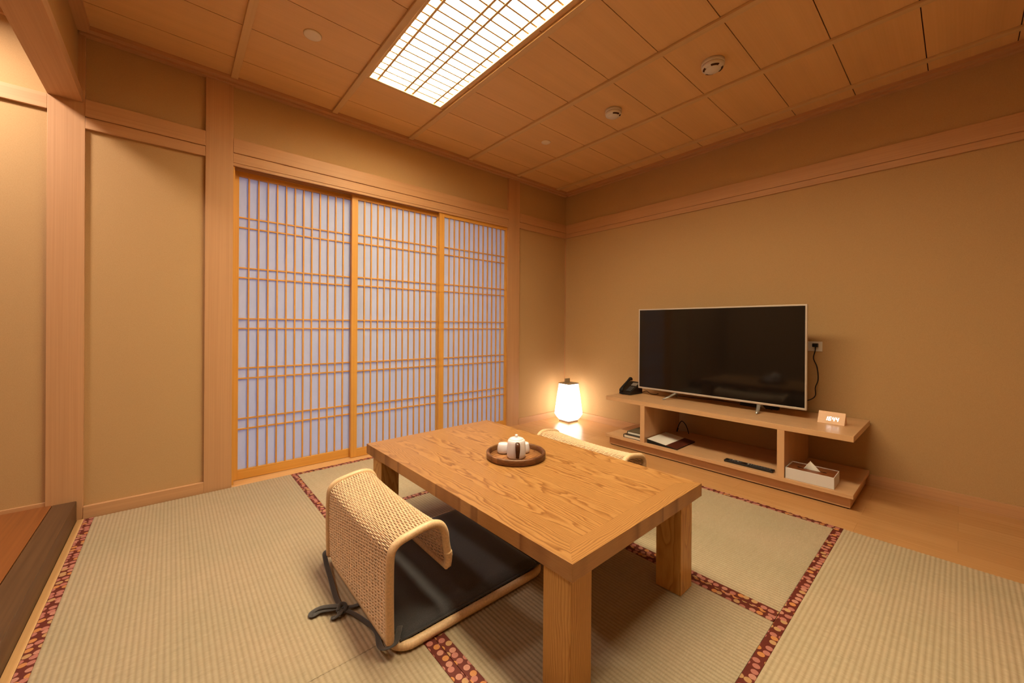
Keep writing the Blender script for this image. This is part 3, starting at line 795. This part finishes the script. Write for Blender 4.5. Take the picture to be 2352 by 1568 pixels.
# clock
t = thing('desk_clock', 'small wooden wedge clock with glowing digits 16:44', 'clock', (3.030, .515, ZT), math.radians(-1.5))
MB().prism([(0, 0), (.078, 0), (.040, .070)], 'Y', -.066, .066).build('case', M['clock_wood'], t, .002)
ca = math.atan2(.070, .040)
def seg7(ch): return {'1': 'bc', '6': 'afgedc', '4': 'fgbc'}[ch]
dg = MB(); hgt, wid, th = .0245, .0125, .0030
for i, chx in enumerate('1644'):
    yl = .032-i*.0176           # left edge as seen from the room (+y is left)
    def bar(u0, u1, v0, v1):    # u to the right, v up the face, slanted like italics
        pts = []
        for u, v in ((u0, v0), (u1, v0), (u1, v1), (u0, v1)):
            uu = u+v*.16; a = .022+v
            pts.append((a*math.cos(ca)-.0006*math.sin(ca), yl-uu, a*math.sin(ca)+.0006*math.cos(ca)))
        pts2 = [(x+.0012*math.sin(ca), y, z-.0012*math.cos(ca)) for x, y, z in pts]
        dg.add(pts+pts2, [(0, 1, 2, 3), (7, 6, 5, 4), (0, 4, 5, 1), (1, 5, 6, 2), (2, 6, 7, 3), (3, 7, 4, 0)])
    H = hgt/2
    for s_ in seg7(chx):
        if s_ == 'a': bar(th*.3, wid-th*.3, hgt-th, hgt)
        if s_ == 'g': bar(th*.3, wid-th*.3, H-th/2, H+th/2)
        if s_ == 'd': bar(th*.3, wid-th*.3, 0, th)
        if s_ == 'f': bar(0, th, H, hgt-th*.2)
        if s_ == 'e': bar(0, th, th*.2, H)
        if s_ == 'b': bar(wid-th, wid, H, hgt-th*.2)
        if s_ == 'c': bar(wid-th, wid, th*.2, H)
dg.build('digits', M['digit'], t)

# tissue box
t = thing('tissue_box', 'white tissue box with brown leather lid on the lower shelf', 'tissue box', (2.875, .573, ZS), math.radians(1.0))
hx, hy, hz = .082, .115, .066; w_ = .004
tb = MB().box(-hx, -hx+w_, -hy, hy, 0, hz).box(hx-w_, hx, -hy, hy, 0, hz).box(-hx+w_, hx-w_, -hy, -hy+w_, 0, hz).box(-hx+w_, hx-w_, hy-w_, hy, 0, hz).box(-hx+w_, hx-w_, -hy+w_, hy-w_, 0, .004)
tb.build('case', M['white_leather'], t, .0015)
lidm = MB().box(-hx+w_, -.013, -hy+w_, hy-w_, hz-.009, hz-.004).box(.013, hx-w_, -hy+w_, hy-w_, hz-.009, hz-.004).box(-.013, .013, -hy+w_, -.070, hz-.009, hz-.004).box(-.013, .013, .070, hy-w_, hz-.009, hz-.004)
lidm.build('lid', M['brown_leather'], t, .001)
box('slot_lining', M['dark_gap'], -.020, .020, -.078, .078, hz-.020, hz-.016, t)
ts = MB(); nv = 14; v = []
for i in range(nv+1):
    u = i/nv
    for j in range(7):
        w = j/6
        y = (.045-.090*u)*(1-w)+w*(.008); x = .006*math.sin(u*7)*(1-w)-.004*w; z = hz-.014+(.060)*w
        v.append((x, y, z))
fs = [(i*7+j, (i+1)*7+j, (i+1)*7+j+1, i*7+j+1) for i in range(nv) for j in range(6)]
ts.add(v, fs, True); o = ts.build('tissue', M['paper_white'], t); sd = o.modifiers.new('solid', 'SOLIDIFY'); sd.thickness = .0012

# remote control tray: two slim remotes end to end on a black tray
t = thing('remote_control', 'long slim black remote control lying on the lower shelf', 'remote control', (2.838, .900, ZS), 0)
box('body', M['black'], -.024, .024, -.143, .143, 0, .014, t, .004)
for i in range(16):
    for j in range(3):
        y = -.128+i*.0155; x = -.015+j*.0125
        if 9 <= i <= 10: continue
        box('button', M['lit_button'] if (i, j) in ((12, 1), (14, 2), (8, 1)) else M['button'], x, x+.008, y, y+.009, .0138, .0158, t)

# folder
t = thing('leather_folder', 'brown leather folder with white sheets lying on the lower shelf', 'folder', (2.800, 1.600, ZS), 0)
MB().prism([(0, 0), (0, .030), (-.232, .006), (-.240, 0)], 'X', 0, .300).build('spine_block', M['black_matt'], t, .001)
MB().prism([(-.155, .0145), (0, .0305), (-.0, .0325), (-.155, .0165)], 'X', .002, .298).build('sheets', M['paper_white'], t)
MB().prism([(-.240, .0058), (-.240, .0085), (-.1555, .0172), (-.1555, .0145)], 'X', -.001, .301).build('cover_flap', M['dark_leather'], t)
# books
t = thing('book', 'white paged book with dark cover, lower of the two beside the folder', 'book', (2.800, 1.655, ZS), 0)
box('pages', M['page_edge'], .003, .200, .004, .150, .003, .023, t)
MB().box(0, .203, 0, .156, 0, .003).box(0, .203, 0, .156, .023, .026).box(0, .203, .152, .156, .003, .023).build('cover', M['black'], t, .0008)
t['group'] = 'books on the lower shelf'
t = thing('book', 'olive covered book lying on top of the lower book', 'book', (2.826, 1.660, ZS+.0262), 0, 'books on the lower shelf')
box('pages', M['paper_white'], .003, .190, .004, .128, .003, .019, t)
MB().box(0, .194, 0, .134, 0, .003).box(0, .194, 0, .134, .019, .022).box(0, .194, .130, .134, .003, .019).build('cover', M['olive_cover'], t, .0008)
# cable loop behind the folder
t = thing('cable_loop', 'thin black cable loop rising behind the folder on the shelf', 'cable', (3.27, 1.535, ZS+.0065))
MB().tube(catmull([(0, .055, .004), (0, .050, .030), (0, .030, .080), (.0, .010, .100), (0, -.020, .075), (0, -.040, .030), (0, -.048, .004)], 10), .0035, 8).build('cord', M['black_matt'], t)
MB().tube([(0, .055, .003), (0, .046, .035)], .006, 8).build('connector', M['black'], t)

# ------------------------------------------------------------------ floor lantern
t = thing('floor_lantern', 'glowing white tapered paper floor lamp in the far corner', 'lamp', (3.165, 2.715, 0), math.radians(-3))
def sq(h, z): return [(-h, -h, z), (h, -h, z), (h, h, z), (-h, h, z)]
def loft(levels, cap=True):
    v = []; fs = []
    for h, z in levels: v += sq(h, z)
    for i in range(len(levels)-1):
        for k in range(4): fs.append((i*4+k, i*4+(k+1) % 4, (i+1)*4+(k+1) % 4, (i+1)*4+k))
    if cap: fs += [(3, 2, 1, 0), tuple((len(levels)-1)*4+k for k in range(4))]
    return MB().add(v, fs)
loft([(.070, 0), (.070, .018)]).build('base', M['lamp_wood'], t, .001)
sh = loft([(.068, .0185), (.086, .045), (.103, .080), (.102, .095), (.088, .250), (.072, .398)]); sh.build('shade', M['shade'], t)
loft([(.075, .3985), (.075, .408)]).build('top_plate', M['lamp_wood'], t, .001)
box('handle', M['lamp_wood'], -.010, .062, .040, .052, .408, .446, t, .001)
MB().lathe([(.004, .408), (.004, .424), (.002, .426)], seg=12).build('finial', M['lamp_wood'], t)
for sx in (-1, 1):
    for sy in (-1, 1):
        MB().tube([(sx*.068, sy*.068, .0185), (sx*.0865, sy*.0865, .045), (sx*.1035, sy*.1035, .080), (sx*.1025, sy*.1025, .095), (sx*.0885, sy*.0885, .250), (sx*.0725, sy*.0725, .398)], .0009, 5).build('rib', M['paper_white'], t)
